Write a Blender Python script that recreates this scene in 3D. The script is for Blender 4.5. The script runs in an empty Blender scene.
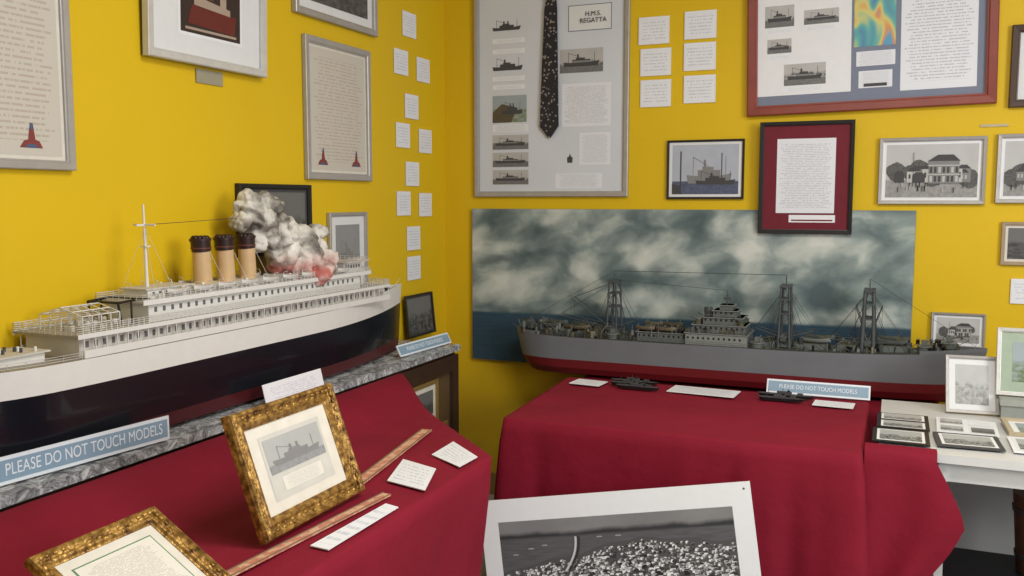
import bpy, math, random
from mathutils import Vector, Matrix, noise
random.seed(4)
SC=bpy.context.scene
SC.view_settings.view_transform='Standard'

# ------------------------------------------------------------------ materials
class NT:
    def __init__(s,name):
        s.m=bpy.data.materials.new(name); s.m.use_nodes=True; s.t=s.m.node_tree
        s.b=s.t.nodes['Principled BSDF']
    def n(s,k): return s.t.nodes.new(k)
    def put(s,sock,v):
        if hasattr(v,'is_output'): s.t.links.new(v,sock)
        else:
            if isinstance(v,(tuple,list)) and len(v)==3 and sock.type=='RGBA': v=(*v,1)
            sock.default_value=v
    def math(s,op,a,b=None,c=None,clamp=False):
        n=s.n('ShaderNodeMath'); n.operation=op; n.use_clamp=clamp
        s.put(n.inputs[0],a)
        if b is not None: s.put(n.inputs[1],b)
        if c is not None: s.put(n.inputs[2],c)
        return n.outputs[0]
    def mix(s,f,a,b,mode='MIX'):
        n=s.n('ShaderNodeMixRGB'); n.blend_type=mode
        s.put(n.inputs[0],f); s.put(n.inputs[1],a); s.put(n.inputs[2],b); return n.outputs[0]
    def tc(s,w='Object'): return s.n('ShaderNodeTexCoord').outputs[w]
    def sep(s,v):
        n=s.n('ShaderNodeSeparateXYZ'); s.put(n.inputs[0],v); return n.outputs
    def comb(s,x,y,z=0.0):
        n=s.n('ShaderNodeCombineXYZ'); s.put(n.inputs[0],x); s.put(n.inputs[1],y); s.put(n.inputs[2],z); return n.outputs[0]
    def noise(s,v,sc,det=3.0,dist=0.0,rough=.5):
        n=s.n('ShaderNodeTexNoise'); s.put(n.inputs['Vector'],v); n.inputs['Scale'].default_value=sc
        n.inputs['Detail'].default_value=det; n.inputs['Distortion'].default_value=dist; n.inputs['Roughness'].default_value=rough
        return n.outputs[0]
    def vor(s,v,sc,out='Distance'):
        n=s.n('ShaderNodeTexVoronoi'); s.put(n.inputs['Vector'],v); n.inputs['Scale'].default_value=sc
        return n.outputs[out]
    def ramp(s,f,stops):
        n=s.n('ShaderNodeValToRGB'); s.put(n.inputs[0],f); e=n.color_ramp.elements
        while len(e)<len(stops): e.new(.5)
        for i,(p,c) in enumerate(stops): e[i].position=p; e[i].color=(*c,1)
        return n.outputs[0]
    def mapv(s,v,sc,loc=(0,0,0)):
        n=s.n('ShaderNodeMapping'); s.put(n.inputs[0],v); n.inputs['Scale'].default_value=sc; n.inputs['Location'].default_value=loc
        return n.outputs[0]
    def bump(s,h,st,dist=.01):
        n=s.n('ShaderNodeBump'); n.inputs['Strength'].default_value=st; n.inputs['Distance'].default_value=dist
        s.put(n.inputs['Height'],h); s.t.links.new(n.outputs[0],s.b.inputs['Normal'])
    def done(s,col,rough=.6,metal=0.0,spec=.5,coat=0.0):
        s.put(s.b.inputs['Base Color'],col); s.put(s.b.inputs['Roughness'],rough); s.b.inputs['Metallic'].default_value=metal
        s.b.inputs['Specular IOR Level'].default_value=spec
        if coat: s.b.inputs['Coat Weight'].default_value=coat; s.b.inputs['Coat Roughness'].default_value=.05
        return s.m

def M(name,col,rough=.6,metal=0.0,var=.12,sc=30,bump=0.0,bsc=80,spec=.4,coat=0.0):
    t=NT(name); o=t.tc()
    f=t.noise(o,sc,3)
    c=t.mix(f,tuple(x*(1-var) for x in col),tuple(min(1,x*(1+var)) for x in col))
    if bump: t.bump(t.noise(o,bsc,4),bump,.004)
    return t.done(c,rough,metal,spec,coat)

def text_mat(name,paper,ink,lines,words=14,seed=0,strength=.8,mx=.40,my=.44):
    t=NT(name); x,y,_=t.sep(t.tc('UV'))
    ly=t.math('MULTIPLY',y,float(lines)); fr=t.math('FRACT',ly); fl=t.math('FLOOR',ly)
    ln=t.math('LESS_THAN',t.math('ABSOLUTE',t.math('SUBTRACT',fr,.5)),.2)
    w=t.noise(t.comb(t.math('MULTIPLY',x,float(words)),t.math('MULTIPLY_ADD',fl,7.31,float(seed)),.0),1.7,3)
    w=t.math('GREATER_THAN',w,.45)
    lim=t.noise(t.comb(t.math('MULTIPLY_ADD',fl,3.7,float(seed)),.5,.0),1.3,0)
    lim=t.math('MULTIPLY_ADD',lim,.25,mx-.13)
    a=t.math('LESS_THAN',t.math('ABSOLUTE',t.math('SUBTRACT',x,.5)),lim)
    b=t.math('LESS_THAN',t.math('ABSOLUTE',t.math('SUBTRACT',y,.5)),my)
    f=t.math('MULTIPLY',t.math('MULTIPLY',ln,w),t.math('MULTIPLY',a,b)); f=t.math('MULTIPLY',f,strength)
    return t.done(t.mix(f,paper,ink),.55)

def photo_mat(name,seed,sky=(.62,.62,.6),ground=(.12,.12,.12),hor=.45,contrast=.5,scale=9,coat=.0):
    t=NT(name); uv=t.tc('UV'); x,y,_=t.sep(uv)
    v=t.mapv(uv,(1,1,1),(seed*3.1,seed*1.7,0))
    n=t.noise(v,scale,6,.4,.65)
    e=t.math('MULTIPLY_ADD',t.noise(t.mapv(uv,(1,.2,1),(seed,0,0)),5,4),.5,hor-.25)
    m=t.math('SUBTRACT',y,e); m=t.math('MULTIPLY_ADD',m,9.0,.5,clamp=True)
    g=t.mix(t.math('MULTIPLY_ADD',t.math('SUBTRACT',n,.5),4*contrast,.35,clamp=True),ground,tuple(min(1,c*1.1) for c in sky))
    c=t.mix(m,g,t.mix(t.noise(v,2,2),tuple(.8*c for c in sky),sky))
    return t.done(c,.4,coat=coat)

def wall_mat(name,c0):
    t=NT(name); o=t.tc()
    f=t.noise(o,1.3,4); c=t.mix(f,tuple(x*.90 for x in c0),tuple(x*1.06 for x in c0))
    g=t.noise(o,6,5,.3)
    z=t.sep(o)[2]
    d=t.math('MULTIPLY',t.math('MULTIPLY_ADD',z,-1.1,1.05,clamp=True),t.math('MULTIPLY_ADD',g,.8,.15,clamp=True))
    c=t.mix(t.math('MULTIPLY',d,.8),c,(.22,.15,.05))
    t.bump(t.noise(o,45,4),.25,.003)
    return t.done(c,.5,spec=.3)
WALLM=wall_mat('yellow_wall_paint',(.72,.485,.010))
CREAM=M('cream_paper',(.68,.65,.58),.6)
WHITE=M('white_card',(.78,.80,.84),.6,var=.04)
MATB=M('white_mount',(.70,.72,.74),.7,var=.04)
GREYMT=M('grey_blue_mount',(.19,.22,.30),.7,var=.06)
SILVER=M('silver_frame',(.40,.385,.37),.38,.3,bump=.2)
SILVW=M('pale_silver_frame',(.58,.58,.56),.4,.2,bump=.2)
BLACKF=M('black_frame',(.02,.018,.018),.35)
DKBROWN=M('dark_brown_frame',(.06,.03,.018),.35)
REDWOOD=M('red_wood_frame',(.23,.045,.03),.4,var=.25,sc=14)
MAROON=M('maroon_mount',(.15,.010,.022),.7)
BLACK=M('black',(.012,.012,.014),.4)
DGREY=M('dark_grey',(.06,.06,.065),.6)
MGREY=M('mid_grey',(.22,.22,.225),.6)
LGREY=M('pale_grey',(.48,.48,.48),.6)
WOODD=M('cabinet_dark_wood',(.05,.028,.018),.4,var=.3,sc=12)
def gold():
    t=NT('antique_gilt'); o=t.tc(); f=t.noise(o,60,4)
    c=t.ramp(f,[(.3,(.08,.035,.010)),(.5,(.30,.16,.035)),(.7,(.56,.35,.10))])
    t.bump(t.noise(o,70,4),.8,.006)
    return t.done(c,.38,.5)
GOLD=gold()
def clothm():
    t=NT('crimson_cloth'); o=t.tc(); f=t.noise(o,5,3)
    c=t.mix(f,(.165,.006,.018),(.25,.010,.030))
    t.bump(t.math('MULTIPLY_ADD',t.noise(o,9,4),1.0,t.math('MULTIPLY',t.noise(o,400,2),.03)),.45,.014)
    return t.done(c,.8,spec=.18)
CLOTH=clothm()
PAGE=[text_mat('typed_page_%d'%i,(.70,.68,.62),(.18,.16,.15),44,24,i*5.3,.45) for i in range(3)]
WPAGE=[text_mat('printed_page_%d'%i,(.74,.77,.84),(.12,.13,.18),44,26,i*4.1+2,.42) for i in range(3)]
CERT=text_mat('certificate',(.56,.53,.47),(.30,.18,.13),36,18,3.0,.38,.40,.43)
LAB=[text_mat('label_text_%d'%i,(.78,.81,.87),(.25,.30,.42),8,14,i*3.7,.38,.42,.42) for i in range(4)]
PH=[photo_mat('bw_photo_%d'%i,i*1.3+.4,sky=(.50,.50,.50),ground=(.06,.06,.06),hor=.40+.05*(i%4),contrast=.8+.15*(i%3),scale=7+i) for i in range(7)]
PHDK=photo_mat('dark_photo',3.3,(.16,.16,.16),(.02,.02,.02),.5,.5)
PHC=photo_mat('colour_photo',2.2,(.35,.42,.45),(.12,.16,.06),.5,.6)

# ------------------------------------------------------------------ mesh builder
class B:
    def __init__(s): s.v=[];s.f=[];s.mi=[];s.sm=[];s.uv=[];s.mats=[]
    def add(s,vs,fs,mat,smooth=False,uvs=None):
        o=len(s.v); s.v+= [tuple(p) for p in vs]
        if mat not in s.mats: s.mats.append(mat)
        k=s.mats.index(mat)
        for i,f in enumerate(fs):
            s.f.append(tuple(o+j for j in f)); s.mi.append(k); s.sm.append(smooth)
            s.uv.append(uvs[i] if uvs else [(0,0)]*len(f))
    def box(s,c,sz,mat,rz=0.0,ry=0.0):
        x,y,z=[a/2 for a in sz]; R=Matrix.Rotation(rz,3,'Z')@Matrix.Rotation(ry,3,'Y'); C=Vector(c)
        vs=[C+R@Vector((i*x,j*y,k*z)) for k in(-1,1) for j in(-1,1) for i in(-1,1)]
        s.add(vs,[(0,2,3,1),(4,5,7,6),(0,1,5,4),(2,6,7,3),(0,4,6,2),(1,3,7,5)],mat)
    def bb(s,x0,x1,y0,y1,z0,z1,mat): s.box(((x0+x1)/2,(y0+y1)/2,(z0+z1)/2),(x1-x0,y1-y0,z1-z0),mat)
    def cyl(s,p0,p1,r0,r1,mat,n=8,cap=True,smooth=True):
        p0=Vector(p0);p1=Vector(p1); d=(p1-p0).normalized()
        a=d.orthogonal().normalized(); b=d.cross(a)
        vs=[]
        for p,r in((p0,r0),(p1,r1)):
            for i in range(n):
                t=2*math.pi*i/n; vs.append(p+a*math.cos(t)*r+b*math.sin(t)*r)
        s.add(vs,[(i,(i+1)%n,n+(i+1)%n,n+i) for i in range(n)],mat,smooth)
        if cap: s.add(vs,[tuple(range(n))[::-1],tuple(range(n,2*n))],mat)
    def wire(s,p0,p1,mat,r=.0008): s.cyl(p0,p1,r,r,mat,3,False)
    def quad(s,a,b,c,d,mat): s.add([a,b,c,d],[(0,1,2,3)],mat,False,[[(0,0),(1,0),(1,1),(0,1)]])
    def rect(s,x0,y0,x1,y1,z,mat): s.quad((x0,y0,z),(x1,y0,z),(x1,y1,z),(x0,y1,z),mat)
    def poly(s,pts,z,mat): s.add([(x,y,z) for x,y in pts],[tuple(range(len(pts)))],mat)
    def sphere(s,c,r,mat,n=8,sc=(1,1,1)):
        vs=[];fs=[]
        for i in range(n+1):
            ph=math.pi*i/n
            for j in range(n): 
                t=2*math.pi*j/n; vs.append((c[0]+r*sc[0]*math.sin(ph)*math.cos(t),c[1]+r*sc[1]*math.sin(ph)*math.sin(t),c[2]+r*sc[2]*math.cos(ph)))
        for i in range(n):
            for j in range(n): fs.append((i*n+j,(i+1)*n+j,(i+1)*n+(j+1)%n,i*n+(j+1)%n))
        s.add(vs,fs,mat,True)
    def boat(s,x,y,z,L,W,H,mat,inner=None,n=8):
        vs=[]
        for i in range(n+1):
            t=i/n; q=abs(2*t-1); w=W/2*(1-q**2.5)+.0005; up=H*.25*q*q
            xx=x+(t-.5)*L
            vs+=[(xx,y-w,z+H+up),(xx,y-w*.8,z+H*.35+up),(xx,y,z+up),(xx,y+w*.8,z+H*.35+up),(xx,y+w,z+H+up)]
        fs=[(5*i+k,5*i+k+1,5*i+5+k+1,5*i+5+k) for i in range(n) for k in range(4)]
        s.add(vs,fs,mat,True)
        s.add(vs,[(5*i,5*i+5,5*i+9,5*i+4) for i in range(n)],inner or mat)
    def rail(s,pts,h,mat,step=.03,r=.0009,rows=3):
        for a,b in zip(pts,pts[1:]):
            a=Vector(a);b=Vector(b);L=(b-a).length;n=max(1,int(L/step))
            for i in range(n+1):
                p=a.lerp(b,i/n); s.cyl(p,p+Vector((0,0,h)),r,r,mat,3,False)
            for k in range(1,rows+1):
                u=Vector((0,0,h*k/rows)); s.cyl(a+u,b+u,r,r,mat,3,False)
    def obj(s,name,parent=None,mat=None,recalc=False):
        me=bpy.data.meshes.new(name); me.from_pydata(s.v,[],s.f)
        for m in s.mats: me.materials.append(m)
        me.polygons.foreach_set('material_index',s.mi); me.polygons.foreach_set('use_smooth',s.sm)
        ul=me.uv_layers.new(name='UVMap'); fl=[c for f in s.uv for uv in f for c in uv]; ul.data.foreach_set('uv',fl)
        me.update()
        if recalc:
            import bmesh
            bm=bmesh.new(); bm.from_mesh(me); bmesh.ops.recalc_face_normals(bm,faces=bm.faces); bm.to_mesh(me); bm.free()
        o=bpy.data.objects.new(name,me); bpy.context.collection.objects.link(o)
        if parent: o.parent=parent
        if mat is not None: o.matrix_world=mat
        return o
def empty(name,mat=None):
    e=bpy.data.objects.new(name,None); e.empty_display_size=.05; bpy.context.collection.objects.link(e)
    if mat is not None: e.matrix_world=mat
    return e
def MW(o,ux,uy):
    ux=Vector(ux).normalized(); uy=Vector(uy); uy=(uy-ux*uy.dot(ux)).normalized(); n=ux.cross(uy)
    m=Matrix.Identity(4)
    for i in range(3): m[i][0]=ux[i]; m[i][1]=uy[i]; m[i][2]=n[i]; m[i][3]=o[i]
    return m
def RWALL(x,z,off=.003,lean=0): return MW((x,-off,z),(1,0,0),(0,-lean,1))
def LWALL(y,z,off=.003,lean=0): return MW((off,y,z),(0,1,0),(lean,0,1))

def ring(b,w,h,prof,mat):
    vs=[]
    for i,z in prof: vs+=[(i,i,z),(w-i,i,z),(w-i,h-i,z),(i,h-i,z)]
    fs=[(4*k+j,4*k+(j+1)%4,4*k+4+(j+1)%4,4*k+4+j) for k in range(len(prof)-1) for j in range(4)]
    b.add(vs,fs,mat)
def framed(name,m,w,h,fw,fd,fmat,content,ornate=False):
    e=empty(name,m); b=B()
    if ornate: prof=[(0,0),(0,fd*.7),(fw*.08,fd*.95),(fw*.2,fd),(fw*.32,fd*.8),(fw*.5,fd*.62),(fw*.68,fd*.75),(fw*.8,fd*.7),(fw*.9,fd*.5),(fw,fd*.45),(fw,fd*.2)]
    else: prof=[(0,0),(0,fd*.9),(fw*.1,fd),(fw*.75,fd*.92),(fw*.85,fd*.75),(fw,fd*.7),(fw,fd*.2)]
    ring(b,w,h,prof,fmat)
    if ornate:
        random.seed(11)
        for cx,cy,dx,dy in((0,0,1,1),(w,0,-1,1),(w,h,-1,-1),(0,h,1,-1)):
            for q in(.3,.6,1.0,1.5,2.0):
                for sx,sy in((q,.35),(.35,q)):
                    b.sphere((cx+dx*fw*sx,cy+dy*fw*sy,fd*.82),fw*.16/(.8+q*.4),fmat,7,(1.5 if sx>sy else .9,1.5 if sy>sx else .9,.7))
        n=int(w/.03)
        for i in range(n):
            for yy in(fw*.5,h-fw*.5): b.sphere((fw+(w-2*fw)*(i+.5)/n,yy,fd*.60),.006,fmat,6,(1.7,.8,.7))
        n=int(h/.03)
        for i in range(n):
            for xx in(fw*.5,w-fw*.5): b.sphere((xx,fw+(h-2*fw)*(i+.5)/n,fd*.60),.006,fmat,6,(.8,1.7,.7))
    b.obj('moulding',e)
    c=B(); c.bb(fw*.3,w-fw*.3,fw*.3,h-fw*.3,0,fd*.25,DKBROWN); c.obj('backing_board',e)
    c=B(); content(c,fw,fw,w-fw,h-fw,fd*.35); c.obj('picture',e)
    return e
def ship_sil(c,x,y,w,h,z,mat,f=2):
    c.poly([(x,y+h*.32),(x+w*.03,y),(x+w*.95,y),(x+w,y+h*.38),(x+w*.8,y+h*.3),(x+w*.2,y+h*.28)],z,mat)
    c.rect(x+w*.25,y+h*.28,x+w*.75,y+h*.5,z,mat)
    c.rect(x+w*.35,y+h*.5,x+w*.6,y+h*.62,z,mat)
    for i in range(f): c.rect(x+w*(.38+.14*i),y+h*.6,x+w*(.43+.14*i),y+h*.88,z,mat)
    for q in(.14,.86): c.rect(x+w*q,y+h*.3,x+w*(q+.012),y+h,z,mat)
    c.poly([(x+w*.14,y+h*.97),(x+w*.5,y+h*.62),(x+w*.5,y+h*.64),(x+w*.145,y+h)],z,mat)
def c_matted(mount,mw,pic,extra=None):
    def f(c,x0,y0,x1,y1,z):
        c.rect(x0,y0,x1,y1,z,mount); c.rect(x0+mw,y0+mw,x1-mw,y1-mw,z+.0008,pic)
        if extra: extra(c,x0+mw,y0+mw,x1-mw,y1-mw,z+.0016)
    return f
def sil_extra(mat,f=2):
    return lambda c,x0,y0,x1,y1,z: ship_sil(c,x0+(x1-x0)*.1,y0+(y1-y0)*.3,(x1-x0)*.8,(y1-y0)*.45,z,mat,f)
FOL=M('printed_foliage',(.10,.10,.10),.5,var=.9,sc=140)
STR=M('street_grey',(.30,.30,.30),.5,sc=60,var=.5)
def village(seed):
    def f(c,x0,y0,x1,y1,z):
        R=random.Random(seed); W=x1-x0;H=y1-y0
        c.rect(x0,y0,x1,y0+H*.33,z,STR)
        for k in range(16): # trees behind
            cx=x0+W*R.uniform(.05,.95); r=H*R.uniform(.08,.17); cy=y0+H*R.uniform(.33,.55)
            pts=[(min(x1,max(x0,cx+r*(1+.25*R.random())*math.cos(a*.52))),cy+r*(1+.25*R.random())*math.sin(a*.52)) for a in range(12)]
            c.poly(pts,z+.0001*(k+1),FOL)
        for k in range(9):
            a=x0+W*R.uniform(0,.8); w=W*R.uniform(.1,.2); h=H*R.uniform(.10,.26); zz=z+.002+.0002*(k+1); m=[MGREY,LGREY,DGREY][k%3]
            a=min(a,x1-w)
            c.rect(a,y0+H*.28,a+w,y0+H*.28+h,zz,m); c.poly([(a-.001,y0+H*.28+h),(a+w+.001,y0+H*.28+h),(a+w*.75,y0+H*.35+h),(a+w*.25,y0+H*.35+h)],zz,DGREY)
            for q in range(3): c.rect(a+w*(.12+.3*q),y0+H*.28+h*.35,a+w*(.26+.3*q),y0+H*.28+h*.75,zz+.00008,DGREY if k%3 else LGREY)
        a=x0+W*.47; w=W*.33; z+=.0045; zb=y0+H*.26
        c.rect(a,zb,a+w,zb+H*.42,z,MGREY); c.poly([(a-.004,zb+H*.42),(a+w+.004,zb+H*.42),(a+w*.8,zb+H*.54),(a+w*.3,zb+H*.54)],z,DGREY)
        for r in range(2):
            c.rect(a-.004,zb+H*(.16+.17*r),a+w+.004,zb+H*(.18+.17*r),z+.0003,LGREY)
            for q in range(7): c.rect(a+w*(.04+.14*q),zb+H*(.03+.17*r),a+w*(.12+.14*q),zb+H*(.14+.17*r),z+.0003,DGREY if (q+r)%3 else LGREY)
        for k in range(16): 
            xx=x0+W*R.uniform(.05,.95); yy=y0+H*R.uniform(.08,.2); c.rect(xx,yy,xx+W*.010,yy+H*.10,z+.0006,[BLACK,DGREY,LGREY][k%3])
        c.rect(x0+W*.3,y0+H*.2,x0+W*.306,y0+H*.85,z,DGREY)
    return f
SKYP=M('photo_sky',(.50,.51,.52),.45,var=.15,sc=8)

# ------------------------------------------------------------------ room
def shell(name,vs,mat):
    b=B(); b.add(vs,[(0,1,2,3)],mat); return b.obj(name)
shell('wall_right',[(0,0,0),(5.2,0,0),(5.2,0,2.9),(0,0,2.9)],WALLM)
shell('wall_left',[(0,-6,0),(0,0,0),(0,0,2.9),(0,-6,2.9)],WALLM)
t=NT('pale_floor_tiles'); o=t.tc(); br=t.n('ShaderNodeTexBrick'); t.put(br.inputs['Vector'],o); br.offset=0
br.inputs['Scale'].default_value=2.5; br.inputs['Brick Width'].default_value=1; br.inputs['Row Height'].default_value=1; br.inputs['Mortar Size'].default_value=.008
br.inputs['Color1'].default_value=(.42,.43,.42,1); br.inputs['Color2'].default_value=(.36,.37,.37,1); br.inputs['Mortar'].default_value=(.15,.15,.14,1)
FLOORM=t.done(t.mix(.4,br.outputs[0],t.mix(t.noise(o,7,5),(.25,.25,.24),(.55,.55,.53))),.35)
shell('floor',[(0,-6,0),(5.2,-6,0),(5.2,0,0),(0,0,0)],FLOORM)
shell('ceiling',[(0,-6,2.9),(0,0,2.9),(5.2,0,2.9),(5.2,-6,2.9)],M('ceiling_white',(.75,.74,.70),.8))
BASEM=M('skirting_paint',(.22,.15,.04),.5)
b=B(); b.bb(.015,5.2,-.018,-.001,0,.11,BASEM); b.obj('baseboard_right')
b=B(); b.bb(.001,.018,-6,0,0,.11,BASEM); b.obj('baseboard_left')

# ------------------------------------------------------------------ right wall pictures
TIE=NT('tie_pattern'); o=TIE.tc(); v=TIE.vor(TIE.mapv(o,(1,1,1)),62); TIEM=TIE.done(TIE.mix(TIE.math('LESS_THAN',v,.30),(.014,.013,.018),(.24,.21,.20)),.7)
def ship_photo(c,x0,y0,x1,y1,z,pm,f=1):
    W=x1-x0;H=y1-y0
    c.rect(x0,y0,x1,y1,z,pm); c.rect(x0,y0,x1,y0+H*.3,z+.0003,M('printed_sea',(.16,.165,.17),.5,var=.6,sc=150))
    ship_sil(c,x0+W*.08,y0+H*.26,W*.84,H*.58,z+.0006,DGREY,f); c.rect(x0+W*.3,y0+H*.42,x0+W*.7,y0+H*.5,z+.0009,MGREY)
def c_tie(c,x0,y0,x1,y1,z):
    c.rect(x0,y0,x1,y1,z,M('poster_paper',(.62,.66,.73),.38,var=.08,sc=3))
    z1=z+.001; L=x0+.07
    ship_sil(c,L,.80,.15,.05,z1,DGREY,2); ship_sil(c,L,.61,.16,.06,z1,DGREY,1)
    c.rect(L,.36,L+.18,.49,z1,PHC); c.poly([(L,.36),(L+.10,.36),(L+.13,.43),(L+.05,.45),(L,.41)],z1+.0005,M('sepia_dark',(.10,.08,.05),.5)); ship_sil(c,L+.05,.40,.11,.06,z1+.001,DGREY)
    for i in range(3): ship_photo(c,L,.06+.085*i,L+.19,.06+.085*i+.07,z1,PH[i])
    for yy in(.74,.69,.56,.52): c.rect(L,yy,L+.17,yy+.022,z1,LAB[1])
    c.rect(x0+.46,.77,x1-.06,.89,z1,GREYMT); c.rect(x0+.464,.774,x1-.064,.886,z1+.0005,MATB)
    ship_photo(c,x0+.42,.58,x1-.10,.69,z1,PH[4])
    c.rect(x0+.43,.33,x1-.06,.53,z1,WPAGE[1])
    c.poly([(x0+.46,.16),(x0+.485,.16),(x0+.487,.185),(x0+.478,.19),(x0+.473,.205),(x0+.468,.19),(x0+.458,.185)],z1,DGREY)
    c.rect(x0+.40,.04,x1-.1,.11,z1,WPAGE[2]); c.rect(L,.315,L+.19,.35,z1,WPAGE[0]); c.rect(x0+.52,.15,x1-.06,.30,z1,WPAGE[0])
def lettering(e,txt,x,y,z,size,mat,width=None,name='lettering'):
    c=bpy.data.curves.new(name,'FONT'); c.body=txt; c.align_x='CENTER'; c.align_y='CENTER'; c.size=size; c.extrude=.0004
    c.materials.append(mat); o=bpy.data.objects.new(name,c); bpy.context.collection.objects.link(o); o.parent=e; o.location=(x,y,z)
    if width: bpy.context.view_layer.update(); o.scale=(width/max(o.dimensions.x,.01),1,1)
def tie_extra(e):
    b=B(); cx=.40
    def strip(pts,z,mat): 
        n=len(pts)
        vs=[(cx+p[0],p[2],z) for p in pts]+[(cx+p[1],p[2],z) for p in pts]
        fs=[(i,n+i,n+i+1,i+1) for i in range(n-1)]; b.add(vs,fs,mat)
        vs2=[(cx+p[0],p[2],z-.006) for p in pts]+[(cx+p[1],p[2],z-.006) for p in pts]
        b.add(vs+vs2,[(i,i+1,2*n+i+1,2*n+i) for i in range(n-1)]+[(n+i,n+i+1,3*n+i+1,3*n+i) for i in range(n-1)],mat)
    strip([(-.005,.005,.28),(-.05,.045,.335),(-.04,.04,.6),(-.028,.035,.88),(-.02,.03,.93)],.024,TIEM)
    strip([(-.028,.036,.93),(-.04,.05,1.0)],.028,TIEM)
    b.cyl((cx-.04,.99,.02),(cx+.2,1.0,.02),.022,.018,TIEM,8)
    b.obj('necktie',e)
    lettering(e,'H.M.S.\nREGATTA',.61,.83,.0125,.030,DGREY,None,'heading')
e=framed('framed_poster_with_necktie',RWALL(.175,1.515),.785,1.08,.026,.020,SILVER,c_tie); tie_extra(e)
def label(m,w,h,i):
    e=empty('wall_label',m); b=B(); b.bb(0,w,0,h,0,.003,WHITE); b.rect(.004,.004,w-.004,h-.004,.0034,LAB[i%4]); b.obj('card',e)
i=0
for x,z in((1.00,2.203),(1.21,2.213),(1.01,2.062),(1.21,2.075),(1.012,1.922),(1.212,1.932)):
    label(RWALL(x,z),.142,.122,i); i+=1
for y,z in((-.42,2.25),(-.50,2.07),(-.29,2.06),(-.405,1.878),(-.49,1.74),(-.275,1.725),(-.405,1.565),(-.49,1.427),(-.28,1.42),(-.40,1.262),(-.40,1.12)):
    label(LWALL(y,z),.125,.112,i); i+=1
HEAT=NT('colour_chart'); uv=HEAT.tc('UV'); HEATM=HEAT.done(HEAT.ramp(HEAT.noise(uv,2.0,1,.6),[(.3,(.04,.15,.4)),(.42,(.08,.38,.35)),(.5,(.60,.55,.15)),(.58,(.65,.25,.05)),(.68,(.08,.3,.5))]),.4)
def c_red(c,x0,y0,x1,y1,z):
    c.rect(x0,y0,x1,y1,z,GREYMT); z1=z+.001
    c.rect(x0+.0,y0+.04,x0+.38,y1-.02,z1,WHITE)
    for (a,bb_,w,h,k) in((.03,.33,.12,.09,0),(.19,.33,.14,.06,1),(.04,.22,.10,.06,2),(.11,.08,.17,.09,3)):
        ship_photo(c,x0+a,y0+bb_,x0+a+w,y0+bb_+h,z1+.0006,PH[k])
        c.rect(x0+a,y0+bb_-.025,x0+a+w,y0+bb_-.008,z1+.0006,LAB[0])
    c.rect(x0+.39,y0+.22,x0+.55,y1-.02,z1,HEATM)
    c.rect(x0+.40,y0+.14,x0+.55,y0+.20,z1,WPAGE[1]); c.rect(x0+.41,y0+.05,x0+.54,y0+.12,z1,WPAGE[0]); c.rect(x0+.43,y0+.055,x0+.52,y0+.068,z1+.0006,DGREY)
    c.rect(x0+.57,y0+.03,x1-.03,y1-.02,z1,WPAGE[2])
framed('framed_montage',MW((1.498,-.003,1.862),(1,0,.02),(0,0,1)),.965,.68,.042,.028,REDWOOD,c_red)
def c_dock(c,x0,y0,x1,y1,z):
    c.rect(x0,y0,x1,y1,z,MATB); c.rect(x0+.014,y0+.012,x1-.014,y1-.012,z+.0006,M('dock_sky',(.42,.46,.54),.4,var=.15,sc=12)); W=x1-x0
    c.rect(x0+.014,y0+.012,x1-.014,y0+.07,z+.001,M('dock_water',(.09,.11,.18),.4,var=.6,sc=90))
    ship_sil(c,x0+.08,y0+.06,W*.62,.12,z+.0016,MGREY,1); ship_sil(c,x0+.12,y0+.055,W*.55,.06,z+.0019,DGREY,1)
    c.rect(x0+.05,y0+.012,x0+.056,y1-.04,z+.002,DGREY); c.rect(x1-.09,y0+.05,x1-.086,y1-.05,z+.002,DGREY)
    c.poly([(x0+.014,y0+.012),(x0+.06,y0+.012),(x0+.05,y0+.05),(x0+.014,y0+.06)],z+.0022,DGREY)
framed('framed_ship_photo',RWALL(1.143,1.503),.345,.265,.010,.013,BLACKF,c_dock)
def c_let(c,x0,y0,x1,y1,z):
    c.rect(x0,y0,x1,y1,z,MAROON); c.rect(x0+.055,y0+.07,x1-.055,y1-.055,z+.001,WPAGE[0])
    c.rect(x0+.11,y0+.03,x1-.05,y0+.062,z+.001,WHITE); c.rect(x0+.12,y0+.036,x1-.06,y0+.042,z+.0015,MAROON)
framed('framed_letter',RWALL(1.558,1.355,.03,.02),.385,.478,.018,.016,BLACKF,c_let)
framed('framed_village_photo',RWALL(2.04,1.482),.398,.272,.016,.018,SILVER,c_matted(WHITE,.012,SKYP,village(2)))
framed('framed_village_photo',RWALL(2.475,1.487),.40,.272,.016,.018,SILVER,c_matted(WHITE,.012,SKYP,village(5)))
framed('framed_dark_picture',RWALL(2.505,1.862),.36,.318,.03,.02,DKBROWN,c_matted(MATB,.03,PHDK))
framed('framed_brown_photo',RWALL(2.505,1.24),.40,.172,.014,.013,M('tan_frame',(.35,.27,.18),.5),c_matted(CREAM,.01,PHDK))
label(RWALL(2.548,1.085),.13,.10,2)
b=B(); b.bb(0,.10,0,.010,0,.002,M('grey_label',(.5,.45,.3),.7)); b.obj('caption_strip',None,RWALL(2.41,1.79))
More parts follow.
